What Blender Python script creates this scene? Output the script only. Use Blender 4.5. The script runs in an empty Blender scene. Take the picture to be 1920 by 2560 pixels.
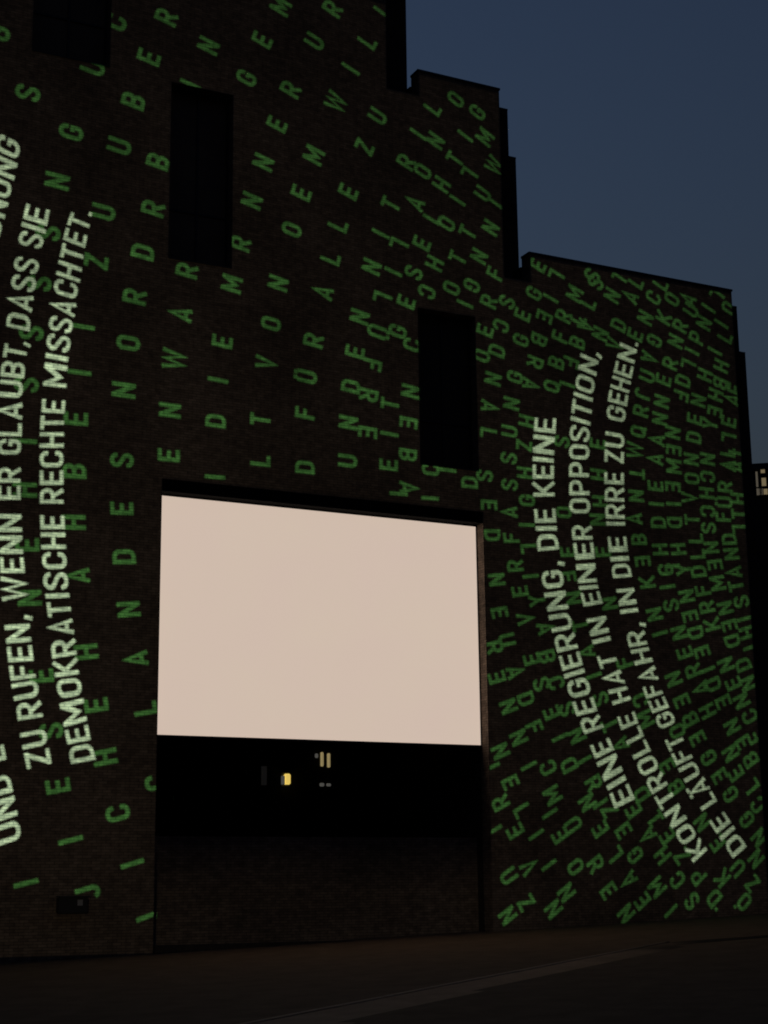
import bpy, bmesh, math, random
from mathutils import Vector, Matrix
from mathutils.geometry import delaunay_2d_cdt

random.seed(4)
scene = bpy.context.scene
COL = scene.collection

# ------------------------------------------------------------------ camera
# World axes: x along the facade to the right, y into the building, z up (metres).
cam_data = bpy.data.cameras.new("camera")
cam_data.sensor_fit = 'VERTICAL'
cam_data.sensor_height = 36.0
cam_data.lens = 4121.437 / 2560 * 36.0
cam_data.clip_start = 0.1
cam_data.clip_end = 3000
cam = bpy.data.objects.new("camera", cam_data)
COL.objects.link(cam)
CAM = Vector((0.0, -43.374, 1.6))
_r = Vector((0.89354708, -0.4488355, -0.01096917))
_u = Vector((-0.09064761, -0.20428336, 0.97470576))
_f = Vector((0.43972336, 0.86995115, 0.22322266))
m = Matrix((_r, _u, -_f)).transposed().to_4x4()
m.translation = CAM
cam.matrix_world = m
scene.camera = cam

# ------------------------------------------------------------------ dusk sky
SUN_EL, SUN_ROT = math.radians(-3.0), math.radians(0.0)
world = bpy.data.worlds.new("World")
scene.world = world
world.use_nodes = True
wn = world.node_tree
sky = wn.nodes.new("ShaderNodeTexSky")
sky.sky_type = 'NISHITA'
sky.sun_disc = False
sky.sun_elevation = SUN_EL
sky.sun_rotation = SUN_ROT
sky.altitude = 50
sky.air_density = 1.6
sky.dust_density = 8.0
sky.ozone_density = 2.0
wn.links.new(sky.outputs[0], wn.nodes["Background"].inputs[0])
wn.nodes["Background"].inputs[1].default_value = 0.134

# the last glow of the sun that has set: hardly anything left of it
sun_data = bpy.data.lights.new("sun", 'SUN')
sun_data.energy = 0.0006
sun_data.angle = math.radians(10)
sun_data.color = (1.0, 0.85, 0.7)
sun = bpy.data.objects.new("sun", sun_data)
COL.objects.link(sun)
sun.location = (0, 0, 60)
_d = Vector((math.sin(SUN_ROT), math.cos(SUN_ROT), math.sin(math.radians(6.0))))
sun.rotation_euler = _d.to_track_quat('Z', 'Y').to_euler()

scene.view_settings.view_transform = 'Standard'
scene.view_settings.look = 'None'
scene.view_settings.exposure = 3.0
scene.view_settings.gamma = 1.0
scene.view_settings.use_curve_mapping = False
scene.cycles.use_denoising = True
scene.cycles.max_bounces = 6
scene.cycles.filter_width = 1.9

# ------------------------------------------------------------------ helpers
def mat(name, color, rough=0.8, spec=0.3, emit=None, strength=1.0):
    mt = bpy.data.materials.new(name)
    mt.use_nodes = True
    b = mt.node_tree.nodes["Principled BSDF"]
    b.inputs["Base Color"].default_value = (*color, 1)
    b.inputs["Roughness"].default_value = rough
    b.inputs["Specular IOR Level"].default_value = spec
    if emit:
        b.inputs["Emission Color"].default_value = (*emit, 1)
        b.inputs["Emission Strength"].default_value = strength
    return mt

def noisy(name, c0, c1, scale, rough=0.85, bump=0.0, detail=6, spec=0.2):
    mt = mat(name, c0, rough, spec)
    nt = mt.node_tree
    b = nt.nodes["Principled BSDF"]
    tc = nt.nodes.new("ShaderNodeTexCoord")
    no = nt.nodes.new("ShaderNodeTexNoise")
    no.inputs["Scale"].default_value = scale
    no.inputs["Detail"].default_value = detail
    no.inputs["Roughness"].default_value = 0.65
    cr = nt.nodes.new("ShaderNodeValToRGB")
    cr.color_ramp.elements[0].position = 0.3
    cr.color_ramp.elements[1].position = 0.7
    cr.color_ramp.elements[0].color = (*c0, 1)
    cr.color_ramp.elements[1].color = (*c1, 1)
    nt.links.new(tc.outputs["Object"], no.inputs["Vector"])
    nt.links.new(no.outputs["Fac"], cr.inputs["Fac"])
    nt.links.new(cr.outputs["Color"], b.inputs["Base Color"])
    if bump:
        bp = nt.nodes.new("ShaderNodeBump")
        bp.inputs["Strength"].default_value = bump
        bp.inputs["Distance"].default_value = 0.01
        nt.links.new(no.outputs["Fac"], bp.inputs["Height"])
        nt.links.new(bp.outputs["Normal"], b.inputs["Normal"])
    return mt

def brick(name, c1, c2, mortar, var=0.35):
    """Clinker brick in 25 x 7.5 cm courses with blotchy weathering."""
    mt = mat(name, c1, 0.9, 0.15)
    nt = mt.node_tree
    b = nt.nodes["Principled BSDF"]
    tc = nt.nodes.new("ShaderNodeTexCoord")
    sp = nt.nodes.new("ShaderNodeSeparateXYZ")
    ad = nt.nodes.new("ShaderNodeMath"); ad.operation = 'ADD'
    cb = nt.nodes.new("ShaderNodeCombineXYZ")
    nt.links.new(tc.outputs["Object"], sp.inputs[0])
    nt.links.new(sp.outputs["X"], ad.inputs[0])
    nt.links.new(sp.outputs["Y"], ad.inputs[1])
    nt.links.new(ad.outputs[0], cb.inputs["X"])
    nt.links.new(sp.outputs["Z"], cb.inputs["Y"])
    br = nt.nodes.new("ShaderNodeTexBrick")
    br.inputs["Scale"].default_value = 1.0
    br.inputs["Brick Width"].default_value = 0.25
    br.inputs["Row Height"].default_value = 0.078
    br.inputs["Mortar Size"].default_value = 0.008
    br.inputs["Mortar Smooth"].default_value = 0.3
    br.inputs["Color1"].default_value = (*c1, 1)
    br.inputs["Color2"].default_value = (*c2, 1)
    br.inputs["Mortar"].default_value = (*mortar, 1)
    nt.links.new(cb.outputs[0], br.inputs["Vector"])
    prev = br.outputs["Color"]
    for sc, lo, dt in ((0.35, 1 - var, 4), (5.0, 1 - var, 5)):
        no = nt.nodes.new("ShaderNodeTexNoise")
        no.inputs["Scale"].default_value = sc
        no.inputs["Detail"].default_value = dt
        mr = nt.nodes.new("ShaderNodeMapRange")
        mr.inputs["From Min"].default_value = 0.3
        mr.inputs["From Max"].default_value = 0.7
        mr.inputs["To Min"].default_value = lo
        mr.inputs["To Max"].default_value = 1 + var * 0.6
        mx = nt.nodes.new("ShaderNodeMix"); mx.data_type = 'RGBA'; mx.blend_type = 'MULTIPLY'
        mx.inputs[0].default_value = 1.0
        nt.links.new(tc.outputs["Object"], no.inputs["Vector"])
        nt.links.new(no.outputs["Fac"], mr.inputs["Value"])
        nt.links.new(prev, mx.inputs[6])
        nt.links.new(mr.outputs[0], mx.inputs[7])
        prev = mx.outputs[2]
    nt.links.new(prev, b.inputs["Base Color"])
    bp = nt.nodes.new("ShaderNodeBump")
    bp.inputs["Strength"].default_value = 0.5
    bp.inputs["Distance"].default_value = 0.006
    bp.invert = True
    nt.links.new(br.outputs["Fac"], bp.inputs["Height"])
    nt.links.new(bp.outputs["Normal"], b.inputs["Normal"])
    return mt

def link(name, me, parent=None, mats=()):
    o = bpy.data.objects.new(name, me)
    for q in mats:
        me.materials.append(q)
    COL.objects.link(o)
    if parent:
        o.parent = parent
    return o

def tag(o, label=None, cat=None, group=None, kind=None):
    if label: o["label"] = label
    if cat: o["category"] = cat
    if group: o["group"] = group
    if kind: o["kind"] = kind
    return o

def empty(name, loc, label, cat, group=None, rotz=0):
    o = bpy.data.objects.new(name, None)
    COL.objects.link(o)
    o.location = loc
    o.rotation_euler = (0, 0, rotz)
    return tag(o, label, cat, group)

def add_box(bm, a, b):
    x0, y0, z0 = a; x1, y1, z1 = b
    v = [bm.verts.new(p) for p in ((x0,y0,z0),(x1,y0,z0),(x1,y1,z0),(x0,y1,z0),(x0,y0,z1),(x1,y0,z1),(x1,y1,z1),(x0,y1,z1))]
    for f in ((0,3,2,1),(4,5,6,7),(0,1,5,4),(1,2,6,5),(2,3,7,6),(3,0,4,7)):
        bm.faces.new([v[i] for i in f])

def boxes(name, lst, m, parent=None, bevel=0.0):
    bm = bmesh.new()
    for a, b in lst:
        add_box(bm, a, b)
    if bevel:
        bmesh.ops.bevel(bm, geom=bm.edges[:], offset=bevel, segments=2, affect='EDGES')
    me = bpy.data.meshes.new(name)
    bm.to_mesh(me); bm.free()
    return link(name, me, parent, [m])

def add_cyl(bm, p0, p1, r0, r1=None, n=16):
    p0, p1 = Vector(p0), Vector(p1)
    r1 = r0 if r1 is None else r1
    q = (p1 - p0).to_track_quat('Z', 'Y')
    rings = []
    for p, r in ((p0, r0), (p1, r1)):
        rings.append([bm.verts.new(p + q @ Vector((r*math.cos(2*math.pi*i/n), r*math.sin(2*math.pi*i/n), 0))) for i in range(n)])
    for i in range(n):
        j = (i+1) % n
        bm.faces.new((rings[0][i], rings[0][j], rings[1][j], rings[1][i]))
    bm.faces.new(rings[0][::-1]); bm.faces.new(rings[1])

def from_bm(name, bm, m, parent=None):
    me = bpy.data.meshes.new(name)
    bm.to_mesh(me); bm.free()
    return link(name, me, parent, [m])

def slab(name, rects, holes, y0, y1, m, parent=None):
    """A wall layer between y0 and y1 covering the rectangles minus the holes (x0, z0, x1, z1)."""
    xs = sorted({v for r in rects + holes for v in (r[0], r[2])})
    zs = sorted({v for r in rects + holes for v in (r[1], r[3])})
    def solid(i, k):
        if not (0 <= i < len(xs)-1 and 0 <= k < len(zs)-1): return False
        cx, cz = (xs[i]+xs[i+1])/2, (zs[k]+zs[k+1])/2
        hit = lambda r: r[0] < cx < r[2] and r[1] < cz < r[3]
        return any(hit(r) for r in rects) and not any(hit(r) for r in holes)
    bm = bmesh.new(); cache = {}
    def V(i, k, y):
        if (i, k, y) not in cache: cache[i, k, y] = bm.verts.new((xs[i], y, zs[k]))
        return cache[i, k, y]
    for i in range(len(xs)-1):
        for k in range(len(zs)-1):
            if not solid(i, k): continue
            bm.faces.new((V(i,k,y0), V(i+1,k,y0), V(i+1,k+1,y0), V(i,k+1,y0)))
            bm.faces.new((V(i,k,y1), V(i,k+1,y1), V(i+1,k+1,y1), V(i+1,k,y1)))
            if not solid(i-1,k): bm.faces.new((V(i,k,y0), V(i,k+1,y0), V(i,k+1,y1), V(i,k,y1)))
            if not solid(i+1,k): bm.faces.new((V(i+1,k,y0), V(i+1,k,y1), V(i+1,k+1,y1), V(i+1,k+1,y0)))
            if not solid(i,k-1): bm.faces.new((V(i,k,y0), V(i,k,y1), V(i+1,k,y1), V(i+1,k,y0)))
            if not solid(i,k+1): bm.faces.new((V(i,k+1,y0), V(i+1,k+1,y0), V(i+1,k+1,y1), V(i,k+1,y1)))
    return from_bm(name, bm, m, parent)

# ------------------------------------------------------------------ materials
M_BRICK = brick("clinker brick", (0.265, 0.197, 0.145), (0.175, 0.130, 0.097), (0.085, 0.071, 0.059))
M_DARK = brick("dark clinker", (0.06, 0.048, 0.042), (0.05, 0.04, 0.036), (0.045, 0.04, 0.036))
M_CAP = mat("dark sheet metal", (0.03, 0.03, 0.032), 0.55, 0.4)
M_FRAME = mat("dark window metal", (0.02, 0.02, 0.022), 0.5, 0.4)
M_PANE = mat("dark window glass", (0.07, 0.058, 0.045), 0.7, 0.1)
M_PANE_PALE = noisy("pale window glass", (0.11, 0.082, 0.055), (0.16, 0.118, 0.08), 1.2, 0.6)  # paler base colour takes the place of a faint reflection on the panes
M_BLACK = mat("black cloth", (0.008, 0.008, 0.008), 0.95, 0.05)
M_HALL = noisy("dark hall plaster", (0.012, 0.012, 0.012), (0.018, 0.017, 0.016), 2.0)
M_ASPHALT = noisy("asphalt", (0.14, 0.088, 0.050), (0.22, 0.140, 0.082), 1.6, 0.9, 0.4, spec=0.05)
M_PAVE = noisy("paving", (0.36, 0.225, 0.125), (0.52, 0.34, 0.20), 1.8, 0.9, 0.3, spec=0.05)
def painted_falloff(mt, dark):
    """Paints a lit patch into the colour, fading patchily to dark on the right."""
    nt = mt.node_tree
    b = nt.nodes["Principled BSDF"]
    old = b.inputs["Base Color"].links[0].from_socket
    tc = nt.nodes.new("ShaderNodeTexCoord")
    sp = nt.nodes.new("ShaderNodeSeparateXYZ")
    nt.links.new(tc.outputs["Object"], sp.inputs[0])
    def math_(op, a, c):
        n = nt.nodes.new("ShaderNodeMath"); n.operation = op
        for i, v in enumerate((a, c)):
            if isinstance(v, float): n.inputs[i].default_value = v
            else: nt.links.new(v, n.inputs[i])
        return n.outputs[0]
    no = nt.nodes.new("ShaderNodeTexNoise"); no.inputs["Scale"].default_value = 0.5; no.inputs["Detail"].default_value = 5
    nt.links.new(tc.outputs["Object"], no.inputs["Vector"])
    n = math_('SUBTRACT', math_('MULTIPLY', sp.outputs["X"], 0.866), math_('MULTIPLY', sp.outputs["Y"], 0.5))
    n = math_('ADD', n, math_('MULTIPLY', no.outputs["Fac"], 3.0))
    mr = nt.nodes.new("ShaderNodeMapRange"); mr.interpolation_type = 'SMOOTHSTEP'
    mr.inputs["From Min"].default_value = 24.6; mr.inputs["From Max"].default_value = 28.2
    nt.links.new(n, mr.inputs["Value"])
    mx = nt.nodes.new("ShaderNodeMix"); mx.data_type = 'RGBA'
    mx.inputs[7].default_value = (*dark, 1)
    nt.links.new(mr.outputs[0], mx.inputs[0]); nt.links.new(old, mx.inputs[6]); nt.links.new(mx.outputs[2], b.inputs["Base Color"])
painted_falloff(M_PAVE, (0.05, 0.036, 0.025))
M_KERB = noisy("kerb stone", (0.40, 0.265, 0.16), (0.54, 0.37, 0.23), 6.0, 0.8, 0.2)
painted_falloff(M_KERB, (0.06, 0.044, 0.03))

# ------------------------------------------------------------------ ground
def gz(x):
    return 0.034 * (min(max(x, 0.0), 36.0) - 15.0)

def ground_sheet():
    bm = bmesh.new()
    xs = [-900, -60, 0, 6, 12, 18, 24, 30, 36, 60, 120, 900]
    ys = [-900, -120, -60, -40, -20, -8, 0, 14, 60, 200, 1200]
    g = [[bm.verts.new((x, y, gz(x))) for x in xs] for y in ys]
    for j in range(len(ys)-1):
        for i in range(len(xs)-1):
            bm.faces.new((g[j][i], g[j][i+1], g[j+1][i+1], g[j+1][i]))
    return from_bm("ground", bm, M_ASPHALT)
tag(ground_sheet(), "dark asphalt ground in front of the clinker building", "ground", kind="structure")

def poly_prism(name, pts, z0, z1, m, parent=None):
    bm = bmesh.new()
    lo = [bm.verts.new((x, y, gz(x) + z0)) for x, y in pts]
    hi = [bm.verts.new((x, y, gz(x) + z1)) for x, y in pts]
    bm.faces.new(hi); bm.faces.new(lo[::-1])
    n = len(pts)
    for i in range(n):
        j = (i+1) % n
        bm.faces.new((lo[i], lo[j], hi[j], hi[i]))
    bmesh.ops.recalc_face_normals(bm, faces=bm.faces[:])
    return from_bm(name, bm, m, parent)

def densify(pts, step=1.5):
    r = []
    for a, b in zip(pts, pts[1:]):
        a, b = Vector(a), Vector(b)
        n = max(1, int((b-a).length / step))
        r += [tuple(a.lerp(b, i/n)) for i in range(n)]
    return r + [tuple(pts[-1])]

# pavement in the foreground: a kerb line runs slantwise, then the edge turns back in a wide curve
line = densify([(-20, -42.03), (9.12, -21.21), (15.95, -16.31), (24.0, -10.55)])
turn = [(60, -10.5), (60, -60), (-20, -60)]
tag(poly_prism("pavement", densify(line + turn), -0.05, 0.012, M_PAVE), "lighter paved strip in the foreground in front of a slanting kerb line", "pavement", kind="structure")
bm = bmesh.new()
n2 = Vector((-0.582, 0.813)) * 0.11
for p, q in zip(line, line[1:]):
    c = [p, q, tuple(Vector(q) + n2), tuple(Vector(p) + n2)]
    lo = [bm.verts.new((x, y, gz(x)-0.05)) for x, y in c]
    hi = [bm.verts.new((x, y, gz(x)+0.03)) for x, y in c]
    bm.faces.new(hi)
    for k in range(4):
        bm.faces.new((lo[k], lo[(k+1) % 4], hi[(k+1) % 4], hi[k]))
bmesh.ops.recalc_face_normals(bm, faces=bm.faces[:])
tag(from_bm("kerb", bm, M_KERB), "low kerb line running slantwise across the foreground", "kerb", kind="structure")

# ------------------------------------------------------------------ the building
B = empty("clinker_building", (20, 0, 0), "tall dark clinker building with stepped roofline covered in projected lettering", "building")
B.location = (0, 0, 0)
BASE = -0.6
OPEN = (14.88, BASE, 25.38, 13.05)            # gateway that holds the screen (x0, z0, x1, z1)
WINDOWS = [(10.67, 25.42, 13.0, 30.2), (14.93, 19.75, 16.92, 25.35), (23.2, 14.38, 25.27, 19.45)]
FRONT = [(2.0, BASE, 22.2, 36.0), (22.2, BASE, 23.35, 26.77), (23.35, BASE, 26.41, 27.62), (26.41, BASE, 27.4, 21.0), (27.4, BASE, 35.71, 21.97)]
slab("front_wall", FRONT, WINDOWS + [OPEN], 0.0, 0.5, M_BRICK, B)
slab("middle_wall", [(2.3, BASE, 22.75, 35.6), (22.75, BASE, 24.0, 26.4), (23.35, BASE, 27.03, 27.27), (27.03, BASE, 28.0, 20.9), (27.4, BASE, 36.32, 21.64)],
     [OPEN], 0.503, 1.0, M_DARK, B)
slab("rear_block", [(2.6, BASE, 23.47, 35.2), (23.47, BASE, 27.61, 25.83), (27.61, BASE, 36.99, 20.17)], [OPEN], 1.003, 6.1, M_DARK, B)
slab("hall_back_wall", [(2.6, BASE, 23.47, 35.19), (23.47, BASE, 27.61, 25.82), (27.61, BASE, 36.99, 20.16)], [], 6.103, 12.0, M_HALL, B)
boxes("threshold", [((14.9, -0.12, -0.5), (25.36, 0.46, 0.2))], M_DARK, B)
boxes("low_wall", [((14.88, 0.85, -0.4), (25.38, 1.15, 3.1))], M_BRICK, B)
for (x0, x1, z) in ((2.0, 22.23, 36.0), (23.32, 26.44, 27.62), (27.37, 35.74, 21.97)):
    boxes("coping", [((x0, -0.03, z), (x1, 0.5, z + 0.07))], M_CAP, B)
for (x0, x1, z) in ((23.32, 27.06, 27.27), (27.37, 36.35, 21.64)):
    boxes("coping", [((x0, 0.53, z), (x1, 1.0, z + 0.05))], M_CAP, B)
for (x0, x1, z) in ((23.5, 27.64, 25.83), (27.64, 37.02, 20.17)):
    boxes("coping", [((x0, 1.03, z), (x1, 6.0, z + 0.05))], M_CAP, B)
for (x0, z0, x1, z1) in WINDOWS:
    t = 0.07
    fr = boxes("window", [((x0, 0.36, z0), (x1, 0.46, z0+t)), ((x0, 0.36, z1-t), (x1, 0.46, z1)),
                          ((x0, 0.36, z0+t), (x0+t, 0.46, z1-t)), ((x1-t, 0.36, z0+t), (x1, 0.46, z1-t)),
                          (((x0+x1)/2-0.03, 0.37, z0+t), ((x0+x1)/2+0.03, 0.45, z1-t)),
                          ((x0+t, 0.375, z0+(z1-z0)*0.3-0.03), (x1-t, 0.445, z0+(z1-z0)*0.3+0.03))], M_FRAME, B)
    boxes("pane", [((x0+0.02, 0.41, z0+0.02), (x1-0.02, 0.42, z1-0.02))], M_PANE if x0 > 20 else M_PANE_PALE, fr)
    boxes("sill", [((x0, -0.03, z0-0.035), (x1, 0.36, z0+0.0))], M_CAP, fr)

# ------------------------------------------------------------------ the projection screen in the gateway
S = empty("projection_screen", (20.1, 0.42, 5.85), "large blank glowing cream white screen filling the upper gateway", "screen")
inv = Vector(S.location)
def sbox(name, lst, m):
    return boxes(name, [((a[0]-inv.x, a[1]-inv.y, a[2]-inv.z), (b[0]-inv.x, b[1]-inv.y, b[2]-inv.z)) for a, b in lst], m, S)
M_SCREEN = mat("glowing screen cloth", (0.7, 0.7, 0.7), 0.9, 0.1)
nt = M_SCREEN.node_tree
b = nt.nodes["Principled BSDF"]
no = nt.nodes.new("ShaderNodeTexNoise"); no.inputs["Scale"].default_value = 0.45; no.inputs["Detail"].default_value = 3
tc = nt.nodes.new("ShaderNodeTexCoord"); nt.links.new(tc.outputs["Object"], no.inputs["Vector"])
mx = nt.nodes.new("ShaderNodeMix"); mx.data_type = 'RGBA'
mx.inputs[6].default_value = (0.608, 0.496, 0.392, 1)
mx.inputs[7].default_value = (0.602, 0.466, 0.396, 1)
nt.links.new(no.outputs["Fac"], mx.inputs[0])
nt.links.new(mx.outputs[2], b.inputs["Emission Color"])
b.inputs["Emission Strength"].default_value = 1.02 / 8
cloth = sbox("screen_cloth", [((14.90, 0.40, 5.85), (25.335, 0.42, 12.655))], M_SCREEN)
cloth.data.materials.append(M_BLACK)          # the back of the cloth is black
for pl in cloth.data.polygons:
    pl.material_index = 0 if pl.normal.y < -0.5 else 1
sbox("screen_frame", [((14.885, 0.403, 5.79), (25.375, 0.45, 5.848)), ((25.337, 0.403, 5.85), (25.375, 0.45, 12.655))], M_FRAME)
sbox("masking_cloth", [((14.885, 0.02, 12.70), (25.375, 0.45, 13.045))], M_BLACK)

# ------------------------------------------------------------------ lights seen in the dark hall under the screen
M_AMBER = mat("amber lamp glass", (0.6, 0.5, 0.2), 0.4, 0.3, (1.0, 0.72, 0.16), 0.09)
M_WARM = mat("warm tube glass", (0.6, 0.55, 0.4), 0.4, 0.3, (1.0, 0.78, 0.36), 0.028)
M_DIM = mat("dim lamp glass", (0.6, 0.55, 0.4), 0.4, 0.3, (0.9, 0.88, 0.8), 0.008)
YW = 6.1
L1 = empty("wall_lantern", (21.31, YW, 5.10), "glowing yellow lantern on the dark hall wall below the screen", "lamp")
boxes("lamp_glass", [((-0.07, -0.20, -0.17), (0.13, -0.04, 0.17))], M_AMBER, L1, 0.03)
boxes("back_plate", [((-0.13, -0.038, -0.23), (0.19, 0.0, 0.23))], M_FRAME, L1)
boxes("lamp_cap", [((-0.12, -0.22, 0.192), (0.18, -0.03, 0.23))], M_FRAME, L1)
boxes("side_shade", [((-0.145, -0.20, -0.17), (-0.083, -0.04, 0.10))], M_DIM, L1)
for x, z, h, w, mt, lab in ((22.60, 5.77, 0.46, 0.09, M_WARM, "left one of two upright yellow strip lights under the screen"),
                           (22.84, 5.74, 0.46, 0.09, M_WARM, "right one of two upright yellow strip lights under the screen"),):
    o = empty("strip_light", (x, YW, z), lab, "lamp", "upright strip lights in the hall")
    boxes("tube", [((-w/2, -0.12, -h/2), (w/2, -0.02, h/2))], mt, o, 0.02)
    boxes("back_plate", [((-w/2-0.02, -0.018, -h/2-0.03), (w/2+0.02, 0.0, h/2+0.03))], M_FRAME, o)
for x, z, w, h, lab in ((22.41, 5.88, 0.10, 0.14, "tiny dim lamp just left of the upright strip lights"),
                        (22.60, 4.95, 0.15, 0.11, "left one of two dim grey lamps below the strip lights"),
                        (22.84, 4.95, 0.15, 0.09, "right one of two dim grey lamps below the strip lights")):
    o = empty("small_lamp", (x, YW, z), lab, "lamp", "dim lamps in the hall")
    boxes("lamp_glass", [((-w/2, -0.10, -h/2), (w/2, -0.02, h/2))], M_DIM, o, 0.02)
    boxes("back_plate", [((-w/2-0.02, -0.018, -h/2-0.02), (w/2+0.02, 0.0, h/2+0.02))], M_FRAME, o)
o = empty("hall_panel", (20.57, YW, 5.2), "faint grey upright panel left of the yellow lantern in the hall", "panel")
boxes("panel_board", [((-0.09, -0.06, -0.30), (0.09, -0.02, 0.30))], mat("emissive panel", (0.5, 0.48, 0.46), 0.6, 0.3, (0.9, 0.85, 0.85), 0.0006), o)  # weak emission stands in for lantern light falling on the board
boxes("panel_frame", [((-0.11, -0.018, -0.32), (0.11, 0.0, 0.32))], M_FRAME, o)

# ------------------------------------------------------------------ floodlight box on the wall, bottom left
F = empty("wall_floodlight", (12.55, 0.0, 1.3), "small dark floodlight box bracketed low on the left wall", "wall lamp")
boxes("housing", [((-0.38, -0.42, -0.22), (0.38, -0.10, 0.20))], M_FRAME, F, 0.03)
boxes("bracket", [((-0.08, -0.10, -0.12), (0.08, 0.0, 0.12))], M_CAP, F)
boxes("lens", [((0.10, -0.435, -0.02), (0.24, -0.42, 0.13))], mat("lens glass", (0.3, 0.3, 0.32), 0.15, 0.6), F)
boxes("visor", [((-0.40, -0.52, 0.205), (0.40, -0.12, 0.23))], M_CAP, F)

# ------------------------------------------------------------------ distant building at the right edge
D = empty("distant_building", (54.5, 19.5, 0.0), "far dark building with lit windows behind the right edge", "building", rotz=math.radians(-38))
M_FAR = noisy("far dark wall", (0.035, 0.03, 0.028), (0.05, 0.045, 0.04), 0.6)
M_LIT = mat("lit room", (0.5, 0.4, 0.25), 0.6, 0.2, (1.0, 0.78, 0.42), 0.020)
M_LITDIM = mat("dim lit curtain", (0.5, 0.4, 0.3), 0.6, 0.2, (1.0, 0.86, 0.62), 0.009)
def far_point(px, pz):
    """Where a direction seen from the square meets the front of the far building (its own axes)."""
    Di = (Matrix.Translation(D.location) @ Matrix.Rotation(D.rotation_euler.z, 4, 'Z')).inverted()
    o, d = Di @ CAM, (Di.to_3x3() @ Vector((px, 0.762, pz)))
    t = -o.y / d.y
    return o + d * t
TOP = far_point(0.6410, 0.2491).z
boxes("wall", [((-9, 0.0, -0.5), (30, 12, TOP - 0.3))], M_FAR, D)
boxes("roof_edge", [((-9.2, -0.2, TOP - 0.3), (30.2, 12.2, TOP))], M_CAP, D)
a0 = far_point(0.6371, 0.2463); a1 = far_point(0.6467, 0.2305)
wx0, wx1, wz1, wz0 = a0.x, a1.x, a0.z, a1.z
ww, wh = wx1 - wx0, wz1 - wz0
for k in range(3):
    x0 = wx0 + k * (ww + 0.9)
    fr = boxes("window", [((x0-0.06, -0.06, wz0-0.06), (x0+ww+0.06, -0.003, wz0)), ((x0-0.06, -0.06, wz1), (x0+ww+0.06, -0.003, wz1+0.06)),
                          ((x0-0.06, -0.06, wz0), (x0, -0.003, wz1)), ((x0+ww, -0.06, wz0), (x0+ww+0.06, -0.003, wz1)),
                          ((x0+ww*0.30, -0.05, wz0), (x0+ww*0.36, -0.003, wz1)), ((x0, -0.045, wz0+wh*0.25), (x0+ww*0.30, -0.003, wz0+wh*0.30)),
                          ((x0+ww*0.36, -0.045, wz0+wh*0.70), (x0+ww, -0.003, wz0+wh*0.76)), ((x0+ww*0.36, -0.045, wz0+wh*0.27), (x0+ww, -0.003, wz0+wh*0.31))], M_FRAME, D)
    boxes("curtain", [((x0+0.01, -0.03, wz0+0.01), (x0+ww*0.18, -0.006, wz1-0.2))], M_LITDIM, fr)
    for (u0, v0, u1, v1) in ((0.47, 0.33, 0.82, 0.62), (0.45, 0.80, 0.78, 0.985), (0.58, 0.02, 0.9, 0.22)):
        boxes("pane", [((x0+ww*u0, -0.03, wz0+wh*v0), (x0+ww*u1, -0.006, wz0+wh*v1))], M_LIT, fr)
    boxes("blind", [((x0+ww*(0.2+0.13*j), -0.028, wz0+0.02), (x0+ww*(0.26+0.13*j), -0.006, wz0+wh*0.24)) for j in range(3)], M_LITDIM, fr)

# ------------------------------------------------------------------ the projected writing, measured on the facade
# light passed by the slide films, and the lamp behind them
WASH = (0.0070, 0.0060, 0.0042)
GREEN = (0.040, 0.160, 0.044)
WHITE = (0.50, 0.84, 0.66)
LAMP_W = 60000.0
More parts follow.
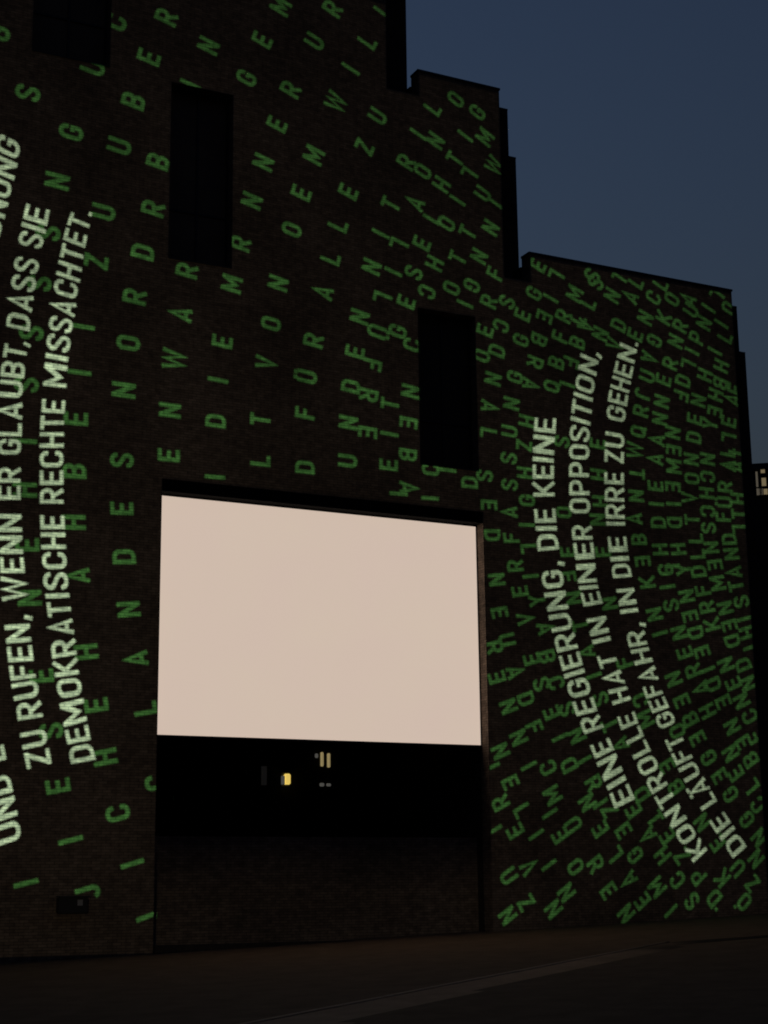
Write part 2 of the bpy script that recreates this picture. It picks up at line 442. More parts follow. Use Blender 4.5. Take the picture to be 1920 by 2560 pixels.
# each letter: sign, centre x,z and the vector from its foot to its top (metres on the wall)
LETTERS = '''
C13.11,26.91,-0.72,0.16 R14.72,27.46,-0.68,0.18 I11.09,25.51,-0.72,0.10 U12.49,25.29,-0.72,0.13 E14.20,26.00,-0.70,0.16 S10.60,24.04,-0.72,0.07 
B13.75,24.48,-0.71,0.14 I15.53,25.41,-0.66,0.17 G11.91,23.09,-0.72,0.09 U13.36,22.95,-0.72,0.11 B14.55,22.70,-0.69,0.13 N11.55,21.50,-0.71,0.06 
G9.66,25.72,-0.72,0.07 N16.09,26.82,-0.65,0.19 M18.48,28.76,-0.63,0.24 R20.28,29.12,-0.62,0.27 I22.06,29.41,-0.60,0.29 E17.86,27.44,-0.63,0.23 
U19.65,27.81,-0.62,0.26 L21.52,28.27,-0.61,0.29 G17.34,26.03,-0.64,0.21 I20.91,27.15,-0.62,0.27 R18.82,25.98,-0.63,0.23 W20.37,25.89,-0.62,0.25 
U21.86,25.71,-0.60,0.27 E18.37,24.70,-0.63,0.21 Z21.38,24.55,-0.62,0.25 N17.92,23.34,-0.64,0.18 M19.62,23.92,-0.63,0.22 E19.19,22.57,-0.64,0.19 
E20.80,22.92,-0.63,0.22 N17.55,22.01,-0.64,0.16 U12.94,20.80,-0.71,0.08 R14.43,21.19,-0.69,0.11 Z12.77,19.25,-0.71,0.05 D14.15,19.78,-0.70,0.08 
R15.51,19.43,-0.67,0.09 S11.34,19.88,-0.71,0.03 R13.93,18.37,-0.70,0.06 S11.14,18.33,-0.70,0.01 A15.35,18.05,-0.67,0.07 I12.43,17.23,-0.70,0.02 
S10.97,16.84,-0.69,-0.00 O13.78,16.94,-0.70,0.03 W15.15,16.64,-0.67,0.04 I12.38,15.87,-0.69,0.00 N13.68,15.52,-0.70,0.01 S10.89,15.32,-0.69,-0.02 
O18.87,21.31,-0.64,0.16 L20.44,21.75,-0.64,0.19 I21.92,21.71,-0.62,0.20 R17.19,20.57,-0.64,0.13 T22.28,22.77,-0.61,0.23 L20.18,20.61,-0.64,0.16 
N21.59,20.55,-0.63,0.17 M16.93,19.24,-0.64,0.10 N18.43,19.50,-0.64,0.12 A19.92,19.45,-0.64,0.14 O18.20,18.18,-0.64,0.09 E16.65,17.39,-0.64,0.06 
R19.59,17.85,-0.65,0.10 N21.16,18.84,-0.64,0.13 L21.96,19.57,0.63,-0.15 Ü21.74,18.45,0.64,-0.12 F21.58,17.35,0.64,-0.09 R21.45,16.35,0.64,-0.07 
E20.99,17.68,-0.64,0.10 V18.03,16.93,-0.64,0.06 Ü19.39,16.67,-0.64,0.07 I16.53,16.19,-0.64,0.04 D20.84,16.56,-0.64,0.07 G22.47,18.56,-0.63,0.13 
D16.47,14.94,-0.63,0.01 T17.87,15.15,-0.64,0.02 F19.31,15.52,-0.64,0.04 N20.75,15.40,-0.64,0.04 T22.17,16.16,-0.63,0.06 E21.40,15.17,0.64,-0.03 
I22.14,15.20,-0.63,0.04 L17.88,13.90,-0.63,-0.00 D19.31,13.85,-0.63,-0.00 U20.72,14.20,-0.64,0.01 E22.10,14.22,-0.63,0.01 I16.47,13.26,-0.62,-0.02 
E12.32,14.51,-0.69,-0.02 I10.91,13.70,-0.68,-0.03 B12.32,13.00,-0.68,-0.03 S13.68,13.46,-0.68,-0.02 N15.07,15.09,-0.66,0.01 E15.06,13.75,-0.66,-0.01 
H10.96,12.33,-0.67,-0.04 H12.35,11.55,-0.67,-0.05 E13.71,12.07,-0.67,-0.04 E11.08,10.81,-0.66,-0.06 D13.81,10.70,-0.67,-0.06 A12.51,10.07,-0.66,-0.07 
N11.20,9.36,-0.66,-0.07 N13.98,9.23,-0.66,-0.09 H12.81,7.98,-0.66,-0.10 E11.60,7.27,-0.66,-0.09 A14.23,7.87,-0.66,-0.11 L14.52,6.51,-0.65,-0.13 
E13.13,6.55,-0.66,-0.12 S11.91,5.81,-0.66,-0.11 H13.42,5.16,-0.66,-0.14 E12.15,4.37,-0.65,-0.13 C14.88,4.52,-0.64,-0.17 I12.54,2.96,-0.65,-0.16 
C13.81,3.68,-0.66,-0.17 I11.39,1.86,-0.64,-0.15 I14.25,2.35,-0.64,-0.19 J13.05,1.61,-0.64,-0.18 I14.71,0.97,-0.62,-0.21 L23.87,26.44,-0.57,0.30 
O24.74,26.93,-0.56,0.31 G25.55,26.64,-0.55,0.31 I25.07,25.69,-0.56,0.30 M25.82,25.81,-0.55,0.31 I23.32,25.39,-0.59,0.28 N23.95,25.30,-0.58,0.28 
T24.66,24.79,-0.57,0.28 W26.14,24.86,-0.55,0.29 R22.86,24.34,-0.60,0.26 O23.46,24.13,-0.59,0.26 H24.14,23.80,-0.58,0.26 L25.19,24.35,0.56,-0.28 
U25.68,23.77,-0.56,0.27 L26.21,23.61,-0.56,0.27 I24.72,23.36,-0.58,0.26 A23.17,22.98,-0.60,0.24 L23.78,22.62,-0.59,0.24 O24.30,22.48,-0.59,0.24 
T25.07,22.31,-0.58,0.24 N25.94,22.63,-0.57,0.25 L22.56,21.44,0.62,-0.20 E23.38,21.64,-0.61,0.21 H23.83,21.04,-0.60,0.20 T24.68,21.36,-0.59,0.21 
N25.48,21.56,-0.58,0.22 F26.06,21.06,-0.58,0.21 S23.07,20.60,0.61,-0.18 I22.35,20.51,-0.62,0.18 C23.53,20.03,0.61,-0.17 O24.43,20.30,-0.60,0.18 
G25.18,20.51,0.59,-0.19 E22.79,19.58,-0.62,0.16 I24.91,19.84,-0.60,0.17 R25.80,20.07,-0.59,0.18 S26.48,20.15,-0.58,0.19 E25.63,19.05,-0.60,0.15 
C26.23,19.30,0.59,-0.16 E27.06,19.80,-0.59,0.18 N22.89,16.66,-0.63,0.08 E22.81,15.64,0.63,-0.05 B22.77,14.61,0.62,-0.02 A22.78,13.57,0.62,0.01 
I22.43,13.35,-0.62,-0.02 C23.56,14.23,-0.62,0.01 I24.16,14.27,-0.61,0.01 D24.93,13.96,-0.60,-0.00 I23.52,13.31,-0.61,-0.02 S25.48,14.23,-0.60,0.01 
C22.98,18.19,-0.63,0.12 O25.48,18.18,-0.60,0.13 G27.52,20.61,-0.58,0.21 I28.17,20.54,-0.58,0.21 E27.90,19.86,0.59,-0.19 R28.65,20.00,-0.59,0.19 
L29.23,19.96,-0.59,0.20 A29.51,19.78,0.59,-0.19 G26.97,18.92,-0.59,0.15 B27.66,19.03,0.60,-0.16 F28.48,19.25,-0.60,0.17 B29.15,19.15,-0.60,0.17 
N30.08,19.58,-0.60,0.19 V30.62,19.30,-0.60,0.18 M29.12,20.85,-0.58,0.22 L29.65,20.61,-0.58,0.22 N30.63,21.02,-0.58,0.24 S29.98,21.37,-0.58,0.24 
D26.05,18.43,-0.60,0.14 R27.49,18.23,0.60,-0.13 B28.30,18.34,-0.60,0.14 F28.87,18.42,0.60,-0.14 N25.88,17.46,-0.60,0.11 G26.70,17.63,-0.60,0.11 
A27.29,17.46,0.60,-0.11 Q28.09,17.50,-0.61,0.11 A25.72,16.52,0.61,-0.08 N26.54,16.72,-0.60,0.08 H27.10,16.20,-0.61,0.07 D30.84,20.01,-0.59,0.20 
I28.70,17.64,-0.61,0.12 L25.66,15.63,0.61,-0.05 U26.44,15.79,-0.60,0.05 S26.38,14.90,-0.60,0.03 S26.38,14.03,-0.60,-0.00 E25.61,13.30,0.59,0.02 
A26.35,13.14,-0.59,-0.03 D25.70,12.34,0.59,0.05 F26.39,12.31,-0.58,-0.05 H26.97,14.48,-0.60,0.01 Z26.97,15.38,-0.60,0.04 G27.01,13.58,-0.60,-0.02 
I26.98,12.78,-0.59,-0.04 L27.02,12.01,0.59,0.07 O28.37,13.32,-0.60,-0.03 H29.77,14.71,-0.62,0.01 E28.49,12.04,-0.60,-0.07 S28.40,15.67,-0.61,0.05 
E29.79,15.76,-0.62,0.05 H29.80,13.82,-0.61,-0.02 N29.67,13.20,-0.61,-0.04 E29.83,12.15,-0.61,-0.07 R26.50,11.43,-0.59,-0.08 N25.82,10.94,-0.59,-0.09 
E26.65,10.63,-0.59,-0.11 E25.89,9.91,0.59,0.12 V26.81,9.77,-0.60,-0.13 I27.06,11.14,-0.60,-0.09 Y27.27,10.38,-0.60,-0.12 A27.54,9.52,0.60,0.15 
U26.12,9.07,0.59,0.15 R25.69,8.82,0.59,0.16 E27.00,8.52,-0.59,-0.17 B27.57,8.63,0.60,0.17 E25.73,7.89,-0.59,-0.18 A26.39,8.09,0.59,0.18 
S27.33,7.76,-0.59,-0.20 C27.87,7.82,0.59,0.20 E28.46,11.23,0.60,0.10 N28.64,10.56,-0.61,-0.12 T28.84,9.69,-0.61,-0.15 A29.04,8.85,-0.61,-0.18 
I29.28,8.11,-0.60,-0.21 N29.99,10.47,-0.61,-0.13 N26.12,7.02,-0.58,-0.21 D26.75,7.27,0.58,0.21 E27.67,6.88,-0.58,-0.23 S28.25,7.02,-0.59,-0.23 
N26.45,6.08,-0.57,-0.24 F27.02,6.41,0.58,0.23 N25.79,5.65,-0.57,-0.24 I27.94,6.13,-0.58,-0.25 N28.58,6.21,-0.58,-0.25 E26.11,4.72,0.55,0.26 
I26.78,5.23,-0.56,-0.26 C27.47,5.19,-0.56,-0.27 D28.24,5.29,-0.57,-0.27 I28.79,5.45,-0.57,-0.28 R25.74,4.11,-0.55,-0.27 L26.50,3.88,0.54,0.28 
M27.60,4.36,-0.55,-0.29 I27.48,3.81,-0.54,-0.30 L25.51,5.07,0.56,0.25 U28.33,3.48,-0.54,-0.31 E26.23,3.28,-0.54,-0.29 I26.97,3.17,-0.53,-0.30 
N28.86,4.16,-0.55,-0.31 E29.30,3.35,-0.54,-0.33 R29.13,4.75,0.56,0.30 I29.34,4.13,-0.55,-0.31 Z29.67,3.94,-0.55,-0.32 E27.82,3.15,-0.53,-0.31 
S29.49,7.38,-0.60,-0.23 T29.80,6.59,-0.59,-0.26 A30.18,5.97,-0.58,-0.28 V26.67,2.22,-0.52,-0.31 I27.39,2.27,-0.52,-0.32 U25.96,1.95,0.52,0.31 
O28.34,2.21,-0.52,-0.33 R29.08,2.29,0.52,0.34 L29.80,2.59,-0.52,-0.34 N25.89,0.81,-0.50,-0.32 Z26.54,1.17,-0.51,-0.32 N27.98,1.45,-0.51,-0.34 
N27.50,0.97,-0.50,-0.34 E29.51,1.49,0.51,0.35 I25.49,3.29,-0.54,-0.28 E27.72,21.62,-0.57,0.24 L28.42,21.35,0.58,-0.23 S29.85,21.61,-0.57,0.25 
A31.38,21.10,-0.58,0.24 L31.64,21.67,-0.57,0.26 T30.97,21.73,-0.57,0.26 L32.67,21.77,-0.57,0.27 C32.33,21.22,-0.58,0.25 N31.95,20.43,-0.59,0.22 
K32.72,20.55,-0.59,0.23 E31.50,19.75,-0.60,0.20 G32.28,19.66,0.60,-0.20 O33.11,21.28,-0.58,0.26 A33.81,21.39,-0.58,0.26 U33.90,21.00,-0.58,0.25 
L35.06,21.72,0.57,-0.28 I34.66,21.19,-0.58,0.26 O35.55,21.32,-0.57,0.26 N34.43,20.61,-0.59,0.23 I35.18,20.69,-0.59,0.24 R33.40,20.36,-0.59,0.22 
P34.07,20.03,-0.60,0.21 N33.17,19.77,-0.60,0.20 A32.02,19.02,0.61,-0.17 R32.89,18.94,-0.61,0.17 L33.66,18.98,0.61,-0.17 I34.83,19.64,-0.60,0.20 
H35.07,19.14,-0.61,0.18 U31.91,18.35,-0.62,0.15 E32.58,18.31,-0.62,0.15 D33.39,18.39,-0.62,0.15 I33.85,19.50,-0.60,0.19 B34.99,18.50,0.62,-0.15 
H34.34,18.71,-0.62,0.16 L35.31,20.24,-0.59,0.22 J31.68,17.69,0.62,-0.12 N32.46,17.53,-0.62,0.12 F33.28,17.83,0.62,-0.13 N34.00,17.76,-0.62,0.12 
H34.76,18.05,-0.62,0.14 A35.46,17.98,-0.62,0.13 R31.58,17.10,-0.62,0.10 N32.35,16.91,-0.63,0.09 E33.80,17.08,-0.63,0.10 E34.68,17.45,0.63,-0.11 
Y34.45,16.97,-0.63,0.09 E35.25,17.16,-0.63,0.10 Q31.43,16.36,-0.62,0.07 D33.72,16.43,-0.63,0.07 N32.85,16.49,-0.63,0.08 A32.19,16.16,-0.63,0.06 
L35.21,16.57,0.63,-0.07 W31.24,15.70,-0.62,0.05 E32.85,15.88,0.63,-0.05 N33.56,15.64,-0.63,0.04 N34.25,15.72,-0.63,0.04 L35.13,16.07,-0.63,0.05 
M32.82,15.31,-0.63,0.03 A32.08,15.48,-0.63,0.04 T31.31,14.90,0.62,-0.02 O33.55,14.97,-0.63,0.01 C34.21,15.10,0.63,-0.02 A35.13,15.59,-0.64,0.03 
E32.03,14.56,-0.63,0.00 E32.74,14.60,0.63,-0.00 R34.92,14.82,-0.63,0.00 H34.13,14.52,-0.63,-0.00 N31.23,14.14,-0.62,-0.01 I32.03,13.94,-0.62,-0.02 
I32.74,14.01,-0.62,-0.02 V33.39,14.29,-0.63,-0.01 C34.13,13.89,0.63,0.03 Ü34.89,14.28,-0.63,-0.02 D32.07,13.32,-0.62,-0.04 D32.74,13.38,0.62,0.04 
S34.13,13.32,-0.62,-0.05 T33.46,13.54,-0.62,-0.04 A31.12,13.36,-0.61,-0.04 F34.77,13.76,-0.63,-0.04 L35.44,13.37,0.62,0.05 H35.44,14.46,-0.63,-0.01 
L35.49,16.18,-0.64,0.06 A35.45,15.59,-0.64,0.03 T35.44,13.91,-0.63,-0.03 E35.61,18.36,-0.62,0.15 D34.97,13.00,-0.62,-0.07 B31.26,12.68,-0.61,-0.06 
L33.57,12.91,-0.62,-0.06 H32.09,12.41,-0.62,-0.07 H32.83,12.48,-0.62,-0.08 L33.61,12.38,-0.62,-0.08 N34.20,12.65,-0.62,-0.08 N35.03,12.50,-0.63,-0.09 
E31.37,11.96,0.62,0.09 C32.27,11.75,-0.62,-0.10 L32.56,11.78,0.63,0.10 Y33.01,11.81,-0.63,-0.10 D33.61,11.79,-0.63,-0.11 E34.31,12.07,0.63,0.10 
A35.10,11.88,-0.63,-0.11 K31.51,11.27,-0.62,-0.11 I32.31,11.18,-0.63,-0.12 M34.38,11.45,-0.63,-0.12 F33.75,11.16,-0.63,-0.13 T35.14,11.41,-0.64,-0.13 
S32.42,10.57,-0.63,-0.14 N33.07,10.92,-0.63,-0.14 R33.87,10.61,-0.63,-0.15 N34.63,10.63,-0.63,-0.16 S35.33,10.89,-0.64,-0.15 N31.74,10.23,-0.62,-0.15 
E33.17,10.26,0.63,0.16 K34.05,10.04,-0.63,-0.17 E34.77,10.05,0.63,0.18 I35.41,10.31,-0.64,-0.17 H35.49,9.85,-0.63,-0.19 I31.92,9.61,-0.62,-0.18 
N32.69,9.68,-0.63,-0.18 D33.36,9.72,0.63,0.18 D34.85,9.53,0.63,0.20 E32.87,9.03,-0.62,-0.20 E33.58,9.10,0.62,0.21 N34.53,8.72,-0.62,-0.23 
D35.25,8.76,-0.62,-0.23 I35.60,9.36,-0.63,-0.21 R33.17,8.46,-0.62,-0.23 I33.76,8.52,-0.62,-0.23 N32.38,8.15,-0.61,-0.23 A33.46,7.90,-0.61,-0.25 
D33.95,8.04,0.62,0.25 E34.79,8.11,-0.62,-0.25 N35.40,8.14,-0.62,-0.25 E32.66,7.45,0.61,0.26 H33.67,7.16,-0.60,-0.27 E34.33,7.49,0.61,0.27 
N35.09,7.55,-0.61,-0.27 C35.39,7.05,-0.60,-0.29 B32.95,6.87,-0.60,-0.28 E35.57,6.39,-0.59,-0.31 N34.64,6.69,-0.59,-0.29 O32.42,6.47,-0.59,-0.28 
E33.21,6.26,0.59,0.30 G33.61,5.65,-0.58,-0.32 N34.51,5.82,-0.58,-0.32 E35.06,6.19,0.58,0.31 B35.32,5.63,-0.57,-0.33 E34.68,5.17,-0.56,-0.34 
E34.01,5.07,0.56,0.33 G34.41,4.49,-0.55,-0.35 L35.29,4.77,-0.55,-0.35 M31.18,6.81,-0.60,-0.26 E31.95,5.35,0.57,0.31 D30.91,4.44,-0.56,-0.32 
F30.47,8.59,-0.61,-0.20 C31.04,7.41,0.60,0.24 B32.24,4.69,-0.56,-0.33 E30.57,3.94,-0.55,-0.33 T31.39,3.69,0.54,0.34 A31.08,3.18,-0.53,-0.35 
E30.16,3.31,0.54,0.34 G30.56,2.56,-0.52,-0.35 H31.61,2.56,-0.52,-0.36 A30.28,1.81,-0.51,-0.36 E31.82,3.15,-0.53,-0.36 Z32.35,2.53,-0.52,-0.37 
E30.76,1.17,-0.50,-0.37 M31.34,1.58,-0.50,-0.37 C32.13,1.79,-0.50,-0.38 P32.95,1.90,-0.50,-0.38 I31.82,0.85,-0.49,-0.38 S32.65,1.14,-0.49,-0.39 
D33.52,1.22,-0.49,-0.40 O34.72,1.09,-0.48,-0.41 Z35.09,1.66,-0.48,-0.40 K33.89,1.84,-0.50,-0.39 U34.54,2.15,-0.50,-0.39 N35.30,2.44,-0.50,-0.40 
N35.47,3.11,-0.51,-0.39 G35.02,3.69,-0.53,-0.37 C35.51,4.17,-0.54,-0.37 N30.13,0.79,-0.50,-0.37 .33.38,0.71,-0.48,-0.40 .34.14,0.78,-0.47,-0.40 
E33.78,2.93,-0.52,-0.38 N33.21,3.59,-0.53,-0.36 '''
SENTENCES = [
    ('DEMOKRATISCHE RECHTE MISSACHTET.', '0,12.44,5.17,13.10,5.31 1,12.33,5.66,12.95,5.81 2,12.19,6.19,12.83,6.42 3,12.04,6.96,12.70,7.06 4,11.93,7.46,12.58,7.59 5,11.85,7.96,12.52,8.11 6,11.77,8.59,12.42,8.68 7,11.71,9.04,12.34,9.13 9,11.56,9.85,12.24,9.90 10,11.51,10.41,12.18,10.47 11,11.46,10.95,12.14,11.01 12,11.42,11.48,12.09,11.54 14,11.38,12.19,12.03,12.25 16,11.34,13.23,12.00,13.31 17,11.32,13.79,12.00,13.87 18,11.32,14.27,11.98,14.35 19,11.35,14.77,12.00,14.80 21,11.36,15.63,12.02,15.65 22,11.40,16.25,12.04,16.20 23,11.42,16.69,12.09,16.64 24,11.47,17.23,12.13,17.18 25,11.52,17.77,12.20,17.66 26,11.57,18.35,12.25,18.24 27,11.64,18.89,12.33,18.74 28,11.74,19.44,12.38,19.32 29,11.81,19.95,12.45,19.79 30,11.93,20.43,12.53,20.29 31,12.03,20.76,12.59,20.65'),
    ('ZU RUFEN, WENN ER GLAUBT, DASS SIE', '0,11.26,4.99,11.91,5.17 1,11.12,5.52,11.80,5.69 3,10.98,6.26,11.64,6.37 4,10.84,6.80,11.52,6.98 5,10.75,7.29,11.42,7.38 6,10.67,7.80,11.34,7.87 7,10.59,8.32,11.26,8.43 8,10.52,8.77,11.20,8.83 10,10.43,9.54,11.10,9.59 11,10.37,10.19,11.02,10.24 12,10.32,10.75,10.95,10.80 13,10.28,11.35,10.91,11.40 15,10.22,12.19,10.84,12.25 16,10.20,12.66,10.82,12.73 18,10.18,13.46,10.81,13.53 19,10.17,13.95,10.81,14.00 20,10.16,14.49,10.80,14.52 21,10.16,15.15,10.79,15.17 22,10.17,15.69,10.83,15.71 23,10.23,16.26,10.86,16.21 24,10.26,16.56,10.88,16.47 26,10.27,17.11,10.93,17.06 27,10.31,17.74,10.97,17.68 28,10.36,18.27,11.04,18.24 29,10.42,18.84,11.10,18.79 31,10.52,19.60,11.20,19.54 32,10.58,20.01,11.27,19.89 33,10.65,20.42,11.33,20.32'),
    ('UND E', '0,10.54,3.04,11.18,3.25 1,10.41,3.64,11.05,3.85 2,10.25,4.26,10.89,4.45 4,10.08,5.05,10.70,5.23'),
    ('DNUNG', '0,9.37,19.79,10.01,19.73 1,9.50,20.44,10.14,20.33 2,9.58,21.05,10.23,20.91 3,9.69,21.72,10.36,21.54 4,9.76,22.38,10.43,22.17'),
    ('EINE REGIERUNG, DIE KEINE', '0,29.78,4.20,30.53,4.53 1,29.62,4.60,30.32,4.95 2,29.36,5.12,30.11,5.46 3,29.12,5.73,29.84,6.02 5,28.75,6.46,29.49,6.68 6,28.50,7.03,29.29,7.20 7,28.30,7.58,29.10,7.81 8,28.17,8.03,28.93,8.27 9,28.06,8.43,28.83,8.64 10,27.88,9.03,28.66,9.21 11,27.73,9.65,28.52,9.82 12,27.58,10.34,28.37,10.48 13,27.47,11.04,28.27,11.18 14,27.42,11.51,28.23,11.65 16,27.33,12.19,28.12,12.31 17,27.30,12.70,28.09,12.77 18,27.27,13.10,28.07,13.21 20,27.24,13.97,28.05,14.05 21,27.25,14.53,28.05,14.62 22,27.28,14.97,28.06,14.99 23,27.30,15.52,28.11,15.48 24,27.38,16.13,28.19,16.17'),
    ('KONTROLLE HAT IN EINER OPPOSITION,', '0,32.63,2.53,33.21,2.91 1,32.24,3.05,32.86,3.36 2,31.86,3.61,32.46,3.95 3,31.52,4.14,32.11,4.47 4,31.18,4.66,31.82,4.97 5,30.84,5.19,31.54,5.49 6,30.58,5.71,31.23,6.00 7,30.37,6.15,31.02,6.45 8,30.17,6.63,30.83,6.85 10,29.89,7.43,30.60,7.63 11,29.66,8.04,30.39,8.13 12,29.49,8.52,30.17,8.69 14,29.28,9.16,29.97,9.34 15,29.14,9.66,29.89,9.83 17,28.95,10.51,29.68,10.65 18,28.85,10.89,29.57,10.99 19,28.80,11.28,29.52,11.37 20,28.72,12.12,29.48,12.22 21,28.66,12.69,29.42,12.75 23,28.59,13.54,29.40,13.62 24,28.62,14.16,29.39,14.24 25,28.64,14.78,29.40,14.83 26,28.67,15.36,29.45,15.42 27,28.73,16.02,29.49,16.00 28,28.78,16.52,29.53,16.40 29,28.85,16.94,29.61,16.82 30,28.93,17.37,29.67,17.23 31,29.04,17.82,29.75,17.66 32,29.21,18.53,29.91,18.37 33,29.31,19.01,30.01,18.80'),
    ('DIE LÄUFT GEFAHR, IN DIE IRRE ZU GEHEN.', '0,34.19,2.68,34.77,3.06 1,33.90,3.06,34.48,3.45 2,33.61,3.44,34.22,3.77 4,33.11,4.11,33.74,4.44 5,32.85,4.51,33.51,4.83 6,32.49,5.04,33.14,5.35 7,32.21,5.56,32.88,5.81 8,31.99,5.97,32.63,6.23 10,31.64,6.68,32.30,6.94 11,31.38,7.20,32.04,7.40 12,31.19,7.63,31.85,7.83 13,31.04,8.14,31.72,8.31 14,30.79,8.77,31.50,8.93 15,30.63,9.31,31.34,9.44 16,30.53,9.76,31.27,9.88 18,30.39,10.20,31.09,10.33 19,30.32,10.73,31.01,10.83 21,30.14,11.52,30.88,11.62 22,30.10,11.91,30.83,12.00 23,30.04,12.46,30.76,12.55 25,30.00,13.09,30.74,13.15 26,29.98,13.52,30.73,13.57 27,29.99,14.07,30.75,14.12 28,30.00,14.64,30.77,14.70 30,30.04,15.36,30.80,15.37 31,30.10,15.97,30.86,15.95 33,30.21,16.92,30.95,16.84 34,30.30,17.49,31.06,17.39 35,30.45,17.98,31.18,17.85 36,30.60,18.49,31.31,18.38 37,30.80,19.13,31.47,18.97 38,30.92,19.59,31.59,19.40'),
]

# ------------------------------------------------------------------ the slide projector that throws the lettering
# Stroke alphabet: width and polylines in a cell of cap height 1 ('o' closes the line).
def arc(cx, cy, rx, ry, a0, a1, n=6):
    return [(cx + rx*math.cos(math.radians(a0 + (a1-a0)*i/n)), cy + ry*math.sin(math.radians(a0 + (a1-a0)*i/n))) for i in range(n+1)]
T = 0.09                                   # half a stroke keeps inside the cell
def glyphs(t):
    a, b = t, 1 - t
    w = 0.60; l, r = t, 0.60 - t
    bowl = lambda y0, y1: [(l, y0), (r-0.18, y0)] + arc(r-0.18, (y0+y1)/2, 0.18, (y1-y0)/2, -90, 90)[1:-1] + [(r-0.18, y1), (l, y1)]
    O = arc(r-0.19, b-0.19, 0.19, 0.19, 0, 90, 4) + arc(l+0.19, b-0.19, 0.19, 0.19, 90, 180, 4) + arc(l+0.19, a+0.19, 0.19, 0.19, 180, 270, 4) + arc(r-0.19, a+0.19, 0.19, 0.19, 270, 360, 4)
    C = [(r, b-0.27)] + arc(r-0.19, b-0.19, 0.19, 0.19, 0, 90, 4) + arc(l+0.19, b-0.19, 0.19, 0.19, 90, 180, 4) + arc(l+0.19, a+0.19, 0.19, 0.19, 180, 270, 4) + arc(r-0.19, a+0.19, 0.19, 0.19, 270, 360, 4) + [(r, a+0.27)]
    U = [(l, 1)] + arc(l+0.2, a+0.2, 0.2, 0.2, 180, 270, 4) + arc(r-0.2, a+0.2, 0.2, 0.2, 270, 360, 4) + [(r, 1)]
    S = [(r, b-0.22)] + arc(r-0.18, b-0.18, 0.18, 0.18, 0, 90, 3) + arc(l+0.18, b-0.18, 0.18, 0.19, 90, 215, 5) + [(l+0.12, 0.56), (r-0.12, 0.44)] + arc(r-0.18, a+0.18, 0.18, 0.19, 35, -90, 5) + arc(l+0.18, a+0.18, 0.18, 0.18, 270, 180, 3) + [(l, a+0.22)]
    G = {
        'A': (0.62, [[(0.08, 0), (0.31, 1-t*0.4), (0.54, 0)], [(0.16, 0.27), (0.46, 0.27)]]),
        'B': (0.60, [bowl(0.5, b), bowl(a, 0.5), [(l, 0), (l, 1)]]),
        'C': (0.60, [C]),
        'D': (0.60, [[(l, a), (r-0.22, a)] + arc(r-0.22, a+0.22, 0.22, 0.22, -90, 0, 4) + arc(r-0.22, b-0.22, 0.22, 0.22, 0, 90, 4) + [(l, b)], [(l, 0), (l, 1)]]),
        'E': (0.53, [[(l, 0), (l, 1)], [(l, b), (0.53, b)], [(l, 0.5), (0.48, 0.5)], [(l, a), (0.53, a)]]),
        'F': (0.52, [[(l, 0), (l, 1)], [(l, b), (0.52, b)], [(l, 0.5), (0.47, 0.5)]]),
        'G': (0.60, [C[:-1] + [(r, 0.47), (0.33, 0.47)]]),
        'H': (0.60, [[(l, 0), (l, 1)], [(r, 0), (r, 1)], [(l, 0.5), (r, 0.5)]]),
        'I': (2*t, [[(t, 0), (t, 1)]]),
        'J': (0.48, [[(0.48-t, 1)] + arc(0.48-t-0.19, a+0.19, 0.19, 0.19, 0, -90, 4) + arc(0.48-t-0.19, a+0.19, 0.17, 0.19, -90, -170, 4)]),
        'K': (0.60, [[(l, 0), (l, 1)], [(0.56, 1), (l+0.05, 0.42)], [(l+0.14, 0.52), (0.57, 0)]]),
        'L': (0.51, [[(l, 0), (l, 1)], [(l, a), (0.51, a)]]),
        'M': (0.76, [[(l, 0), (l, 1)], [(0.76-t, 0), (0.76-t, 1)], [(l, 0.97), (0.38, 0.3), (0.76-t, 0.97)]]),
        'N': (0.62, [[(l, 0), (l, 1)], [(0.62-t, 0), (0.62-t, 1)], [(l, 0.96), (0.62-t, 0.04)]]),
        'O': (0.60, [O + ['o']]),
        'P': (0.60, [bowl(0.42, b), [(l, 0), (l, 1)]]),
        'Q': (0.60, [O + ['o'], [(0.33, 0.28), (0.58, -0.03)]]),
        'R': (0.60, [bowl(0.45, b), [(l, 0), (l, 1)], [(0.3, 0.45), (0.54, 0)]]),
        'S': (0.60, [S]),
        'T': (0.56, [[(0.28, 0), (0.28, 1)], [(0, b), (0.56, b)]]),
        'U': (0.60, [U]),
        'V': (0.60, [[(0.07, 1), (0.30, t*0.4), (0.53, 1)]]),
        'W': (0.88, [[(0.07, 1), (0.25, 0.04), (0.44, 0.9), (0.63, 0.04), (0.81, 1)]]),
        'Y': (0.60, [[(0.07, 1), (0.30, 0.45), (0.53, 1)], [(0.30, 0.47), (0.30, 0)]]),
        'Z': (0.56, [[(0.02, b), (0.56, b)], [(0, a), (0.54, a)], [(0.48, b), (0.08, a)]]),
        '.': (2*t, [[(t, 0), (t, 2*t)]]),
        ',': (2*t+0.05, [[(t+0.06, 0.17), (t-0.03, -0.13)]]),
        ' ': (0.26, []),
    }
    dots = [[(l, 1.10), (l+0.17, 1.10)], [(r-0.17, 1.10), (r, 1.10)]]
    G['Ü'] = (0.60, G['U'][1] + dots)
    G['Ä'] = (0.62, G['A'][1] + dots)
    return G

